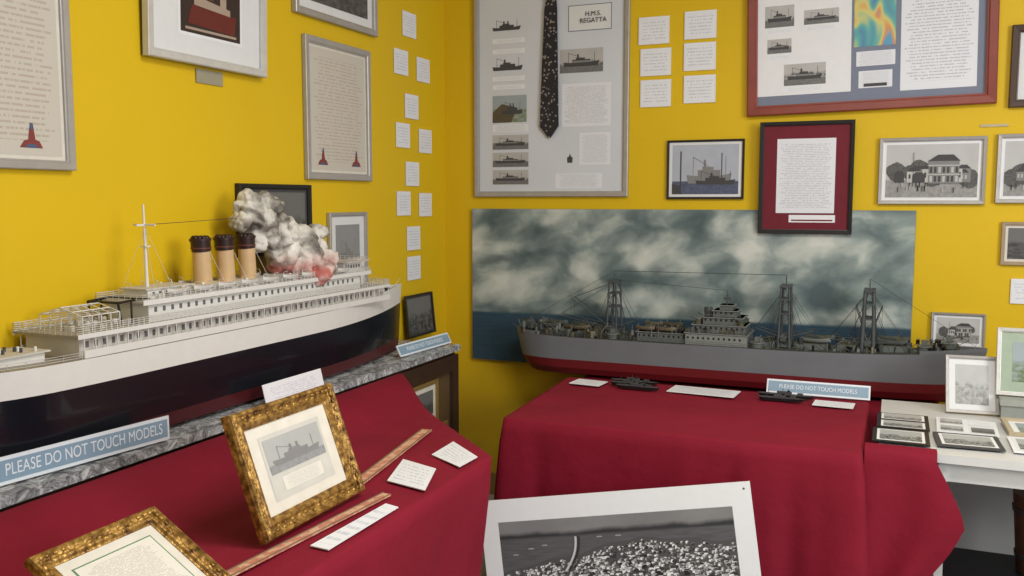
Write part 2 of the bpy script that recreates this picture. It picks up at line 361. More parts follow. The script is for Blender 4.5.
# seascape backdrop painting
t=NT('seascape_painting'); uv=t.tc('UV'); x,y,_=t.sep(uv)
p0=t.comb(t.math('MULTIPLY',x,2.7),t.math('ADD',t.math('MULTIPLY',y,1.35),t.math('MULTIPLY',x,-.35)),0.0)
w1=t.noise(t.mapv(p0,(1,1,1),(4.2,1.3,0)),3.2,2)
p1=t.n('ShaderNodeVectorMath'); p1.operation='ADD'; t.put(p1.inputs[0],p0); t.put(p1.inputs[1],t.comb(t.math('MULTIPLY',w1,.25),t.math('MULTIPLY',w1,.2),0.0)); p1=p1.outputs[0]
n1=t.noise(t.mapv(p1,(1,1,1),(.9,3.3,0)),2.3,6,0,.47)
n2=t.noise(t.mapv(p1,(1,1,1),(1.05,3.42,0)),2.3,5,0,.45)
lit=t.math('SUBTRACT',n1,n2)
val=t.math('ADD',t.math('ADD',n1,t.math('MULTIPLY',lit,.75)),t.math('MULTIPLY_ADD',y,-.12,t.math('MULTIPLY_ADD',x,-.05,.11)))
sky=t.ramp(val,[(.30,(.085,.125,.135)),(.42,(.15,.20,.205)),(.52,(.25,.31,.305)),(.62,(.42,.475,.45)),(.78,(.62,.655,.61))])
sea=t.mix(t.noise(t.mapv(uv,(3,30,1)),4,5),(.015,.04,.07),(.055,.11,.16))
hor=t.math('MULTIPLY_ADD',t.math('SUBTRACT',y,t.math('MULTIPLY_ADD',x,.03,.32)),60.0,.5,clamp=True)
t.bump(t.noise(uv,90,3),.15,.002)
PAINT=t.done(t.mix(hor,sea,sky),.5,spec=.3)
e=empty('seascape_backdrop_painting',RWALL(.162,.6985,.002)); b=B(); b.bb(0,2.028,0,.757,0,.02,M('painting_edge',(.2,.22,.22),.7)); b.rect(.001,.001,2.027,.756,.0205,PAINT); b.obj('canvas',e)

# ------------------------------------------------------------------ left wall pictures
EMR=M('emblem_red',(.22,.045,.04),.6); EMB=M('emblem_blue',(.08,.10,.18),.6)
def c_cert(c,x0,y0,x1,y1,z):
    c.rect(x0,y0,x1,y1,z,CREAM); c.rect(x0+.01,y0+.01,x1-.01,y1-.01,z+.0008,CERT)
    for fx in([x1-.14] if x1-x0<.4 else [x0+.05,x1-.12]):
        c.poly([(fx,y0+.03),(fx+.07,y0+.03),(fx+.06,y0+.048),(fx+.048,y0+.052),(fx+.044,y0+.078),(fx+.030,y0+.078),(fx+.026,y0+.052),(fx+.013,y0+.048)],z+.0016,EMR)
        c.poly([(fx+.013,y0+.03),(fx+.057,y0+.03),(fx+.048,y0+.04),(fx+.024,y0+.04)],z+.002,EMB)
        c.poly([(fx+.030,y0+.078),(fx+.044,y0+.078),(fx+.041,y0+.095),(fx+.033,y0+.095)],z+.002,EMB)
framed('framed_certificate',LWALL(-2.66,1.58),.40,.62,.026,.020,SILVER,c_cert)
framed('framed_certificate',LWALL(-1.187,1.58),.465,.55,.028,.018,SILVER,c_cert)
def c_model(c,x0,y0,x1,y1,z):
    c.rect(x0,y0,x1,y1,z,MATB); a,b_,d,e_=x0+.12,y0+.07,x1-.10,y1-.06
    c.rect(a-.01,b_-.01,d+.01,e_+.01,z+.0005,WHITE)
    c.rect(a,b_,d,e_,z+.001,M('dark_picture_ground',(.035,.022,.02),.5))
    RD=M('picture_red',(.13,.022,.018),.5); CR=M('picture_cream',(.38,.30,.24),.5); BR=M('picture_brown',(.12,.05,.03),.5)
    c.poly([(a+.03,b_+.03),(d-.03,b_+.02),(d-.02,b_+.08),(a+.05,b_+.09)],z+.0016,RD)
    c.poly([(a+.06,b_+.09),(d-.05,b_+.08),(d-.05,b_+.10),(a+.06,b_+.12)],z+.0018,CR)
    c.poly([(a+.05,b_+.12),(a+.15,b_+.115),(a+.14,b_+.16),(a+.06,b_+.17)],z+.0018,BR)
    c.rect(a+.08,b_+.165,a+.10,b_+.23,z+.0016,RD); c.rect(a+.13,b_+.155,a+.155,b_+.22,z+.0016,BR); c.rect(a+.18,b_+.10,a+.21,b_+.20,z+.002,CR)
    c.rect(a+.02,b_+.010,d-.02,b_+.018,z+.0016,CR)
framed('framed_model_picture',LWALL(-1.995,1.932,.012,.03),.555,.50,.028,.025,SILVW,c_model)
b=B(); b.bb(0,.125,0,.045,0,.003,M('brass_caption',(.32,.30,.22),.5)); b.obj('caption_plate',None,LWALL(-1.763,1.88))
framed('framed_dark_photo',LWALL(-1.245,2.20),.58,.42,.028,.022,SILVER,c_matted(MATB,.035,PHDK))
framed('framed_black_picture',LWALL(-1.59,1.30),.42,.257,.018,.02,BLACKF,c_matted(DGREY,.012,PHDK))
framed('framed_harbour_photo',LWALL(-1.045,1.108),.28,.34,.016,.016,SILVER,c_matted(MATB,.035,photo_mat('harbour_grey',6.1,(.30,.31,.32),(.10,.10,.10),.4,.6),sil_extra(MGREY,1)))
framed('framed_small_dark_photo',LWALL(-.466,.853,.04,-.10),.262,.20,.010,.012,BLACKF,c_matted(DGREY,.008,photo_mat('dim_photo',4.4,(.16,.17,.17),(.03,.03,.03),.5,.9)))

# ------------------------------------------------------------------ cabinet under the liner
CAB=empty('display_cabinet')
b=B(); b.bb(.02,.30,-3.3,-.50,0,.82,WOODD); b.obj('carcass',CAB)
FOIL=NT('crumpled_clear_film'); o=FOIL.tc(); f=FOIL.noise(o,24,6,1.2,.7)
FOIL.bump(f,1.0,.02); FOILM=FOIL.done(FOIL.ramp(f,[(.35,(.14,.14,.15)),(.47,(.32,.34,.36)),(.6,(.78,.80,.83))]),.25,.1)
b=B(); b.bb(.005,.325,-3.3,-.49,.824,.85,FOILM); b.obj('film_covered_top',CAB)
b=B()
for a,c_,z0,z1 in((-1.02,-.96,.1,.81),(-.56,-.505,.1,.81),(-.96,-.56,.74,.81),(-.96,-.56,.1,.16)): b.bb(.30,.322,a,c_,z0,z1,WOODD)
b.quad((.304,-.96,.16),(.304,-.56,.16),(.304,-.56,.74),(.304,-.96,.74),M('cabinet_brown_pane',(.12,.08,.04),.2))  # opaque brown panel stands for the glass pane of the door
b.obj('glazed_door',CAB)
DGOLD=M('dull_gold_frame',(.30,.20,.06),.4,.3)
framed('gilt_framed_print',LWALL(-.93,.545,.306),.24,.185,.018,.012,DGOLD,c_matted(CREAM,.022,PHDK))
framed('gilt_framed_print',LWALL(-.80,.36,.306),.20,.165,.018,.012,DGOLD,c_matted(CREAM,.02,PHC))

# ------------------------------------------------------------------ cloths
def cloth(parent,name,poly,ztop,zbot,mask=lambda x,y:1,amp=.012,flare=.03,seed=0,corner=.05,fold=.17):
    P=[];n=len(poly)
    for i in range(n):
        a=Vector(poly[i]);c=Vector(poly[(i+1)%n]);L=(c-a).length;k=max(2,int(L/.012))
        for j in range(k): P.append((a.lerp(c,j/k),i,(j/k)*L,L))
    cen=sum((p[0] for p in P),Vector((0,0)))/len(P)
    N=len(P); pts=[]
    for i in range(N):
        q=sum((P[(i+d)%N][0] for d in(-1,0,1)),Vector((0,0)))/3; pts.append(q)
    nor=[]
    for i in range(N):
        tg=pts[(i+5)%N]-pts[(i-5)%N]; nn=Vector((tg.y,-tg.x)).normalized()
        if nn.dot(pts[i]-cen)<0: nn=-nn
        nor.append(nn)
    vs=[];ringk=[.02,.15,.3,.45,.6,.72,.82,.9,.95,.98,1.0]
    for k in ringk:
        for p in pts:
            q=cen+(p-cen)*k; z=ztop(q.x,q.y)
            z+=.006*(noise.noise(Vector((q.x*5,q.y*5,seed)))+.4*noise.noise(Vector((q.x*17,q.y*11,seed+3))))*(.6 if k<.97 else .2)
            if k==1.0: z-=.004
            vs.append((q.x,q.y,z))
    J=16
    for j in range(1,J+1):
        tt=(j/J)
        for i,p in enumerate(pts):
            s=i*.012; ds=min(P[i][2],P[i][3]-P[i][2])
            m=mask(p.x,p.y); z0=ztop(p.x,p.y)-.004
            ph=2*math.pi*s/fold+3*noise.noise(Vector((s*2.2,seed,0)))
            A=amp*(.4+1.0*abs(noise.noise(Vector((s*1.7,seed+9,1)))*2))
            out=.006*min(1,tt*8)+flare*tt+A*(tt**.8)*(math.sin(ph)+.35*math.sin(2.3*ph+1))+corner*math.exp(-(ds/.07)**2)*tt**.8
            q=p+nor[i]*out*m
            vs.append((q.x,q.y,z0-(z0-zbot)*tt*m-(0 if m>0.5 else .0005*j)))
    R=len(ringk)+J; fs=[]
    for r in range(R-1):
        for i in range(N): fs.append((r*N+i,r*N+(i+1)%N,(r+1)*N+(i+1)%N,(r+1)*N+i))
    fs.append(tuple(range(N)))
    b=B(); b.add(vs,fs,CLOTH,True); return b.obj(name,parent,recalc=True)
def table_frame(e,x0,x1,y0,y1,z,mat=WOODD,t=.02):
    b=B(); b.bb(x0,x1,y0,y1,z-t,z,mat)
    for x in(x0+.04,x1-.04):
        for y in(y0+.04,y1-.04): b.cyl((x,y,0),(x,y,z-t),.02,.02,mat,8)
    b.obj('table_frame',e)
e=empty('cloth_covered_table')
cloth(e,'tablecloth',[(.885,-1.30),(2.045,-1.305),(2.045,-.53),(.85,-.53)],lambda x,y:.75,.06,amp=.020,flare=.02,seed=1,corner=.045,fold=.26)
table_frame(e,.92,2.0,-1.26,-.58,.738)
b=B(); vs=[];nx,ny=22,16
for j in range(ny+3):
    v=max(0,(j-2))/ny
    for i in range(nx+1):
        u=i/nx
        w=.20+.11*math.sin(min(1,v/.55)*math.pi/2)-.42*max(0,v-.30); x=2.052+w*u
        if j==0: vs.append((x,-1.165,.7535))
        elif j==1: vs.append((x,-1.208,.7535))
        else: vs.append((x,-1.225-.03*v-.018*math.sin(u*9+.8+v*1.5)*(.1+v),.745-.62*v-.02*u*(1-v)))
b.add(vs,[(j*(nx+1)+i,j*(nx+1)+i+1,(j+1)*(nx+1)+i+1,(j+1)*(nx+1)+i) for j in range(ny+2) for i in range(nx)],CLOTH,True)
b.obj('overhanging_cloth_end',e)
e=empty('cloth_covered_side_table')
cloth(e,'tablecloth',[(.82,-.40),(2.30,-.40),(2.30,-.004),(.82,-.004)],lambda x,y:.692,.15,mask=lambda x,y:1 if y<-.06 else 0,amp=.006,flare=.01,seed=4,corner=.0)
table_frame(e,.86,2.26,-.38,-.03,.682)
def zl(x,y):
    q=max(0,min(1,(.62-x)/.28)); return .757+.065*q*q*(3-2*q)
e=empty('cloth_covered_long_table')
cloth(e,'tablecloth',[(.335,-3.3),(1.068,-3.3),(1.055,-1.76),(.68,-1.40),(.335,-1.04)],zl,.05,mask=lambda x,y:0.0 if x<.345 else min(1,(x-.345)/.05),amp=.006,flare=-.075,seed=7,corner=.0,fold=.3)
table_frame(e,.42,.975,-3.2,-1.92,.742)

# ------------------------------------------------------------------ hull loft
def hull(b,L,levels,hb,sheer,deckmat,aft=.12,fwd=.33,n=44,pw=2.0):
    def sh(s):
        if s<aft: q=1-s/aft; return math.sqrt(max(0,1-q*q))
        if s>1-fwd: q=(s-1+fwd)/fwd; return 1-q**pw
        return 1
    S=[.5-.5*math.cos(math.pi*i/n) for i in range(n+1)]
    rows=[]
    for (z,x0,x1,wf,mt,sf) in levels:
        rows.append([[(x0+s*(x1-x0),sg*(hb*wf*sh(s)+.0008),z+sheer(s)*sf) for s in S] for sg in(-1,1)])
    for k in range(len(levels)-1):
        for g in(0,1):
            a=rows[k][g];c=rows[k+1][g]
            f=[(i,i+1,n+1+i+1,n+1+i) if g==0 else (i,n+1+i,n+1+i+1,i+1) for i in range(n)]
            b.add(a+c,f,levels[k][4],True)
        for end in(0,n):
            a=[rows[k][0][end],rows[k][1][end],rows[k+1][1][end],rows[k+1][0][end]]; b.add(a,[(0,1,2,3)],levels[k][4])
    a,c=rows[-1]
    b.add(a+c,[(i,i+1,n+1+i+1,n+1+i) for i in range(n)],deckmat)
    a,c=rows[0]; b.add(a+c,[(i,n+1+i,n+1+i+1,i+1) for i in range(n)],levels[0][4])
    return rows[-1]

# ------------------------------------------------------------------ grey cargo ship
GH=M('ship_grey_hull',(.165,.175,.195),.5,var=.12,sc=9); GS=M('ship_grey_house',(.115,.13,.125),.55,var=.25); GD=M('ship_deck_green_grey',(.05,.06,.05),.7,var=.3)
GB=M('gear_olive',(.075,.075,.045),.6,var=.4); RB=M('antifouling_red',(.15,.010,.014),.5); RIG=M('rigging',(.03,.03,.03),.7)
GL=M('ship_light_grey',(.22,.24,.23),.5,var=.1); TAN=M('gear_tan',(.19,.155,.10),.6,var=.3); MST=M('mast_dark_grey',(.065,.075,.08),.5,var=.2)
E=empty('grey_cargo_ship_model',MW((.476,-.18,.70),(1,0,0),(0,1,0)))
b=B(); SH=lambda s:.030*max(0,(s-.55)/.45)**2+.012*max(0,(.2-s)/.2)**2
top=hull(b,1.98,[(.0,.10,1.915,.35,RB,0),(.012,.075,1.93,.8,RB,0),(.04,.05,1.942,.97,RB,0),(.078,.028,1.953,1,GH,0),(.13,.012,1.967,1,GH,.5),(.18,0,1.985,1.02,GH,1)],.105,SH,GD,fwd=.24,pw=2.6)
b.obj('hull',E)
b=B()
def dz(x): return .18+SH(x/1.98)
for g in(0,1):
    pts=top[g]
    for i in range(len(pts)-1):
        if pts[i][0]>1.70 or pts[i][0]<.12:
            p,q=pts[i],pts[i+1]; b.add([p,q,(q[0],q[1],q[2]+.014),(p[0],p[1],p[2]+.014)],[(0,1,2,3)],GH)
for g in(-.104,.104): b.rail([(.14,g,dz(.14)),(1.3,g,.18)],.016,GS,.03,.0007,2)
def house(x0,x1,w,z0,z1,win=True,mat=GS):
    b.bb(x0,x1,-w,w,z0,z1,mat); b.bb(x0-.006,x1+.006,-w-.006,w+.006,z1-.003,z1,GL)
    if win:
        n=int((x1-x0)/.022)
        for i in range(n):
            x=x0+.011+i*.022
            for s_ in(-1,1): b.box((x,s_*(w+.0005),(z0+z1)/2+.004),(.008,.001,.009),BLACK)
house(.60,.86,.07,.18,.222); house(.82,1.08,.088,.18,.232,True,GL); house(.85,1.07,.078,.232,.268); house(.89,1.055,.066,.268,.300); house(.93,1.03,.05,.300,.328); house(.955,1.01,.035,.328,.350,False)
b.rail([(.82,-.094,.232),(1.08,-.094,.232),(1.08,.09,.232)],.012,GL,.02,.0007,2)
b.rail([(.89,-.07,.300),(1.05,-.07,.300)],.012,GL,.02,.0007,2)
b.cyl((.905,.0,.268),(.90,0,.335),.020,.018,MST,12)
b.cyl((.98,0,.350),(.98,0,.41),.003,.002,MST,6); b.box((.98,0,.39),(.003,.06,.003),MST); b.box((.98,0,.375),(.03,.004,.012),MST)
for x in(.87,1.05):
    for s_ in(-1,1): b.cyl((x,s_*.07,.268),(x,s_*.07,.285),.014,.014,GB,10); b.cyl((x,s_*.07,.285),(x-.03,s_*.08,.30),.0018,.0015,BLACK,4)
random.seed(3)
for k in range(70):
    x=random.uniform(.62,1.06); z_=.222 if x<.82 else .232; y=random.uniform(-.085,-.072) if x>.82 else random.uniform(-.065,.06); b.box((x,y,z_+.008),(random.uniform(.006,.016),.006,random.uniform(.012,.028)),random.choice([GB,MST,GS,TAN,BLACK]))
for x in(.64,.73):
    for s_ in(-1,1):
        b.boat(x,s_*.078,.228,.085,.028,.018,TAN,GD); b.cyl((x-.03,s_*.08,.2),(x-.03,s_*.085,.26),.0015,.0015,GL,4); b.cyl((x+.03,s_*.08,.2),(x+.03,s_*.085,.26),.0015,.0015,GL,4)
b.obj('superstructure',E)
b=B()
random.seed(5)
for x,l in((.20,.12),(.36,.10),(1.14,.09),(1.33,.13),(1.47,.07),(1.66,.10)):
    b.bb(x-l/2,x+l/2,-.045,.045,dz(x)-.005,dz(x)+.022,GS); b.bb(x-l/2+.004,x+l/2-.004,-.04,.04,dz(x)+.022,dz(x)+.026,GB)
for x,mt in((.17,GS),(.31,TAN),(1.35,GL),(1.64,GS)):
    b.boat(x,-.03,dz(x)+.026,.12,.04,.020,mt,GD); b.boat(x+.01,.035,dz(x)+.028,.12,.04,.022,GS,GB)
    b.box((x+.03,-.03,dz(x)+.052),(.03,.02,.010),GB)
for k in range(560):
    x=random.choice([random.uniform(.04,.60),random.uniform(1.08,1.88),random.uniform(.04,.42)]); y=random.uniform(-.088,.085)*(1 if x<1.6 else .7)
    s_=random.uniform(.005,.015); h=random.uniform(.008,.032); m_=random.choice([GS,GD,GB,GL,TAN,BLACK,GS,MST,GB])
    z_=dz(x)+(.022 if random.random()<.3 else 0)
    q=random.random()
    if q<.45: b.box((x,y,z_+h/2),(s_*1.5,s_,h),m_,random.uniform(0,3))
    elif q<.75: b.cyl((x,y,z_),(x,y,z_+h),s_*.4,s_*.35,m_,8)
    else: b.cyl((x,y,z_+.004),(x+random.uniform(-.05,.05),y+random.uniform(-.02,.02),z_+h+.016),.0016,.0012,m_,4)
def gun(x,z,dr,y=0):
    b.cyl((x,y,z),(x,y,z+.02),.026,.026,GS,14); b.cyl((x,y,z+.02),(x,y,z+.022),.03,.03,GL,14); b.box((x,y,z+.035),(.022,.025,.02),GS); b.cyl((x,y,z+.038),(x+dr*.07,y,z+.052),.0025,.002,GB,6)
    b.rail([(x-.028,y-.02,z+.02),(x+.028,y-.02,z+.02)],.012,GL,.01,.0006,2)
gun(.06,.19,-1); gun(.13,.20,-1,.03); gun(1.85,.215,1); gun(1.76,.20,1,-.03); gun(.49,.18,-1,-.06); gun(1.12,.18,1,-.06)
b.cyl((.01,0,.19),(-.03,0,.215),.004,.003,MST,6)
b.cyl((1.94,0,.21),(1.95,0,.26),.0014,.001,GL,4)
b.obj('deck_gear',E)
b=B()
def kingposts(x,zt,booms,wd=.045,thick=.005):
    z0=.18
    for s_ in(-1,1):
        for dx in(-.016,.016):
            b.cyl((x+dx*1.4,s_*wd,z0),(x+dx,s_*wd*.8,zt-.04),thick,thick*.75,MST,8)
        b.cyl((x-.05,s_*wd*1.2,z0),(x-.01,s_*wd*.8,zt-.10),.0018,.0018,RIG,4); b.cyl((x+.05,s_*wd*1.2,z0),(x+.01,s_*wd*.8,zt-.10),.0018,.0018,RIG,4)
        b.wire((x-.09,s_*wd*1.6,z0),(x,s_*wd*.8,zt-.05),RIG,.0009); b.wire((x+.09,s_*wd*1.6,z0),(x,s_*wd*.8,zt-.05),RIG,.0009)
    for zz in(zt-.045,zt-.10,zt-.16,z0+.05): 
        b.box((x,0,zz),(.044,wd*2,.007),MST)
    for k in range(4):
        za=z0+.05+k*.04; sg=1 if k%2 else -1
        b.cyl((x-.02*sg,-wd*.9,za),(x+.02*sg,-wd*.9,za+.04),.0014,.0014,RIG,4)
    b.cyl((x,0,zt-.05),(x,0,zt),.003,.0018,MST,6); b.box((x,0,zt-.015),(.002,.07,.002),MST)
    b.box((x,0,z0+.02),(.06,.09,.03),GS); b.cyl((x-.012,-.05,z0+.035),(x+.012,-.05,z0+.035),.012,.012,GD,10)
    for (dx,dzz) in booms:
        for s_ in(-1,1):
            b.cyl((x,s_*wd,z0+.045),(x+dx,s_*wd*.6,z0+dzz),.003,.002,MST,6)
            b.wire((x,s_*wd*.8,zt-.05),(x+dx,s_*wd*.6,z0+dzz),RIG); b.wire((x+dx,s_*wd*.6,z0+dzz),(x+dx,s_*wd*.6,z0+.03),RIG,.0006)
kingposts(.476,.48,[(-.26,.09),(-.20,.17),(.10,.08)])
kingposts(1.224,.485,[(-.12,.08),(.12,.08)],.05,.006)
kingposts(1.551,.48,[(-.15,.05),(.14,.05),(.05,.19),(-.05,.19)],.055,.0085)
b.wire((.476,0,.48),(1.224,0,.485),RIG,.0012); b.wire((.476,0,.48),(.02,0,.22),RIG); b.wire((1.551,0,.48),(1.94,0,.23),RIG); b.wire((.98,0,.41),(.476,0,.44),RIG)
b.obj('masts_and_booms',E)

# ------------------------------------------------------------------ ocean liner
LB=M('liner_black_hull',(.006,.007,.011),.25,var=.1,coat=.3); LW=M('liner_white',(.70,.70,.68),.4,var=.05); LD=M('liner_deck',(.32,.29,.25),.6,var=.2,sc=60)
LR=M('liner_red_bottom',(.075,.006,.010),.4); BUFF=M('funnel_buff',(.60,.41,.22),.45); LG=M('liner_window_glass',(.14,.14,.15),.2); CAPB=M('funnel_top_brown_black',(.03,.012,.012),.4)
LCREAM=M('liner_cream',(.56,.54,.50),.5)  # cream paint for house sides, upper decks and boat interiors
E=empty('ocean_liner_model',MW((.145,-2.85,.852),(0,1,0),(-1,0,0)))
b=B(); SHL=lambda s:.022*max(0,(s-.6)/.4)**2+.010*max(0,(.25-s)/.25)**2
top=hull(b,2.14,[(.0,.10,2.10,.4,LR,0),(.012,.07,2.11,.85,LR,0),(.055,.05,2.12,.98,LB,0),(.12,.035,2.128,1,LB,.4),(.183,.02,2.135,1,LW,1),(.25,.0,2.145,1,LW,1)],.115,SHL,LD,aft=.13,fwd=.34,pw=1.9)
b.obj('hull',E)
def lz(x): return .25+SHL(x/2.12)
b=B()
for g in(0,1):
    pts=top[g]
    for i in range(len(pts)-1):
        if pts[i][0]>1.80:
            p,q=pts[i],pts[i+1]; b.add([p,q,(q[0],q[1],q[2]+.014),(p[0],p[1],p[2]+.014)],[(0,1,2,3)],LW)
        elif pts[i][0]<.36:
            b.rail([pts[i],pts[i+1]],.018,LW,.03,.0009,3)
def rows(x0,x1,w,z,step,ww,hh,mat=LG):
    n=int((x1-x0)/step)
    for i in range(n):
        for s_ in(-1,1): b.box((x0+step*(i+.5),s_*(w+.0004),z),(ww,.0012,hh),mat)
b.bb(.38,1.80,-.094,.094,.25,.306,LCREAM); rows(.39,1.79,.094,.284,.028,.010,.016)
b.bb(.36,1.86,-.114,.114,.306,.311,LD)
for s_ in(-1,1): b.bb(.36,1.86,s_*.1145-.001,s_*.1145+.001,.302,.314,LW)
for x in [.38+.035*i for i in range(43)]:
    for s_ in(-1,1): b.cyl((x,s_*.112,.252),(x,s_*.112,.308),.0018,.0018,LW,4,False)
for s_ in(-1,1): b.bb(.38,1.86,s_*.113-.001,s_*.113+.001,.252,.272,LW)
b.rail([(1.86,.112,.311),(.36,.112,.311),(.36,-.112,.311),(1.86,-.112,.311),(1.86,.112,.311)],.022,LW,.018,.0011,4)
b.bb(.63,1.70,-.076,.076,.311,.366,LW); rows(.64,1.69,.076,.344,.032,.010,.014)
b.bb(.60,1.76,-.088,.088,.366,.370,LCREAM)
for s_ in(-1,1): b.bb(.60,1.76,s_*.0885-.001,s_*.0885+.001,.360,.374,LW)
b.rail([(1.76,.086,.370),(.60,.086,.370),(.60,-.086,.370),(1.76,-.086,.370),(1.76,.086,.370)],.018,LW,.02,.0010,3)
b.bb(1.60,1.72,-.070,.070,.370,.412,LW); rows(1.605,1.715,.070,.396,.018,.009,.012); b.bb(1.59,1.73,-.095,.095,.412,.416,LCREAM)
for i in range(7): b.box((1.7205,-.06+.02*i,.394),(.001,.010,.012),LG)
b.rail([(1.59,-.093,.416),(1.73,-.093,.416),(1.73,.093,.416)],.014,LW,.02,.001,2)
b.bb(.86,1.24,-.045,.045,.370,.390,LW); b.bb(.66,.83,-.045,.045,.370,.396,LW); b.bb(.65,.84,-.05,.05,.396,.400,LCREAM); rows(.67,.82,.045,.384,.025,.009,.010)
b.bb(1.28,1.5,-.045,.045,.370,.392,LW)
b.bb(.18,.32,-.045,.045,lz(.1)-.006,.275,LW); b.bb(.17,.33,-.055,.055,.275,.279,LCREAM)
for x in(.41,.44,.47,.50,.53):
    for s_ in(-.075,0,.075): b.cyl((x,s_,.311),(x,s_,.352),.0018,.0018,LW,4)
    b.cyl((x,-.075,.352),(x,.075,.352),.0018,.0018,LW,4); b.cyl((x,-.075,.352),(x,0,.372),.0016,.0016,LW,4); b.cyl((x,.075,.352),(x,0,.372),.0016,.0016,LW,4)
for s_,zz in((-.075,.352),(.075,.352),(0,.372),(-.075,.332),(.075,.332),(-.04,.362),(.04,.362)): b.cyl((.41,s_,zz),(.53,s_,zz),.0018,.0018,LW,4)
b.obj('superstructure',E)
b=B()
for s_ in(-.055,.055):
    b.cyl((.555,s_,.311),(.545,s_,.372),.0036,.0036,BLACK,6); b.cyl((.545,s_,.372),(.625,s_,.376),.0036,.0036,BLACK,6); b.cyl((.625,s_,.376),(.655,s_,.372),.0036,.0036,BLACK,6); b.cyl((.59,s_,.374),(.59,s_,.311),.0030,.0030,BLACK,6)
b.cyl((.545,-.055,.372),(.545,.055,.372),.0036,.0036,BLACK,6); b.cyl((.625,-.055,.376),(.625,.055,.376),.0036,.0036,BLACK,6)
for x in [.74+.105*i for i in range(9)]:
    for s_ in(-1,1):
        b.boat(x,s_*.078,.378,.080,.024,.016,LW,LCREAM)
        for d in(-.028,.028):
            b.cyl((x+d,s_*.066,.370),(x+d,s_*.072,.405),.0014,.0014,LW,4); b.cyl((x+d,s_*.072,.405),(x+d,s_*.088,.408),.0014,.0014,LW,4)
random.seed(9)
for k in range(70):
    x=random.uniform(.66,1.70); y=random.choice([-1,1])*random.uniform(.048,.062); h=random.uniform(.01,.026)
    b.cyl((x,y,.370),(x,y,.370+h),.004,.004,LW,8); 
    if random.random()<.6: b.sphere((x+.003,y,.370+h),.007,LW,6)
for k in range(34):
    x=random.uniform(1.86,2.04); y=random.uniform(-.03,.03)*(2.15-x)/.2; b.box((x,y,lz(x)+.008),(.014,.009,.016),random.choice([LW,LCREAM,DGREY,LW]))
for k in range(14):
    x=random.uniform(.18,.31); y=random.uniform(-.04,.04); b.cyl((x,y,.279),(x,y,.290),.004,.004,random.choice([LW,DGREY]),6)
for k in range(20):
    x=random.uniform(.40,.60); y=random.uniform(-.06,.06); b.box((x,y,.318),(.012,.010,.014),random.choice([LW,LCREAM,LD]))
b.obj('boats_and_fittings',E)
b=B()
RIM=M('cap_rim',(.13,.04,.03),.5)
for x in(.935,1.040,1.145):
    n=20
    b.cyl((x,0,.370),(x-.003,0,.382),.034,.030,LW,n); b.cyl((x-.001,0,.38),(x-.007,0,.490),.0275,.0275,BUFF,n); b.cyl((x-.007,0,.490),(x-.010,0,.526),.029,.030,CAPB,n); b.cyl((x-.010,0,.522),(x-.0105,0,.530),.033,.033,CAPB,n); b.cyl((x-.008,0,.498),(x-.008,0,.502),.0315,.0315,RIM,n)
    b.cyl((x+.03,0,.382),(x+.022,0,.52),.002,.002,LCREAM,6)
    for k in range(10):
        a=k*.628; b.sphere((x-.0105+.020*math.cos(a),.020*math.sin(a),.530),.009,CAPB,6)
    for s_ in(-1,1): b.wire((x,s_*.025,.49),(x+.03,s_*.07,.372),LW)
b.obj('funnels',E)
b=B()
def lmast(x,z0,z1):
    b.cyl((x,0,z0),(x-.004,0,z1),.0055,.0028,LW,8); b.box((x-.003,0,z0+(z1-z0)*.78),(.06,.005,.005),LW); b.box((x-.003,0,z0+(z1-z0)*.78),(.005,.08,.005),LW)
    b.box((x-.001,0,z0+(z1-z0)*.55),(.018,.02,.004),LW)
    for s_ in(-1,1):
        for d in(-.04,.04): b.wire((x,0,z0+(z1-z0)*.75),(x+d,s_*.07,z0),LW,.0006)
lmast(.705,.370,.635); lmast(1.83,.311,.44)
b.wire((.705,0,.577),(1.20,0,.592),DGREY,.001)
b.cyl((2.07,0,.27),(2.14,0,.31),.0015,.001,LW,4)
b.obj('masts_and_aerials',E)

# smoke
t=NT('cotton_smoke'); g=t.tc('Generated'); o=t.tc(); z=t.sep(g)[2]
n=t.noise(o,13,5,.4); n=t.math('ADD',n,t.math('MULTIPLY_ADD',z,-.14,.075))
c=t.ramp(n,[(.33,(.13,.12,.11)),(.45,(.36,.34,.30)),(.55,(.64,.62,.57)),(.7,(.80,.78,.74))])
zz=t.math('MULTIPLY_ADD',z,-5.0,2.0,clamp=True); zz=t.math('MULTIPLY',zz,t.math('MULTIPLY_ADD',t.noise(o,14,3),4.0,-1.25,clamp=True))
c=t.mix(t.math('MULTIPLY',zz,.85),c,(.50,.09,.07)); t.bump(t.noise(o,60,6),.6,.01)
SMOKE=t.done(c,.95,spec=.1)
import bmesh
bm=bmesh.new()
for (y,zc,r,dx) in((-1.47,1.255,.050,.04),(-1.40,1.25,.060,.05),(-1.34,1.265,.052,.04),(-1.52,1.31,.058,0),(-1.43,1.32,.064,.02),(-1.58,1.37,.058,0),(-1.50,1.385,.055,0),(-1.63,1.42,.055,0),(-1.68,1.46,.048,0),(-1.60,1.47,.045,0),(-1.73,1.43,.032,0),(-1.66,1.36,.034,0),(-1.69,1.505,.030,0),(-1.63,1.50,.028,0),(-1.36,1.33,.046,0),(-1.33,1.38,.034,0),(-1.45,1.37,.045,0)):
    mt=Matrix.Translation((.145+dx+.02*noise.noise(Vector((y*9,zc,0))),y,zc))
    r_=bmesh.ops.create_icosphere(bm,subdivisions=4,radius=r,matrix=mt)
    cc=mt.translation
    for v in r_['verts']:
        d=(v.co-cc).normalized(); k=noise.fractal(v.co*22,0.9,2.1,5); k2=abs(noise.noise(v.co*50))
        v.co+=d*r*(.38*k+.25*k2)
me=bpy.data.meshes.new('smoke'); bm.to_mesh(me); bm.free(); me.materials.append(SMOKE)
for p in me.polygons: p.use_smooth=True
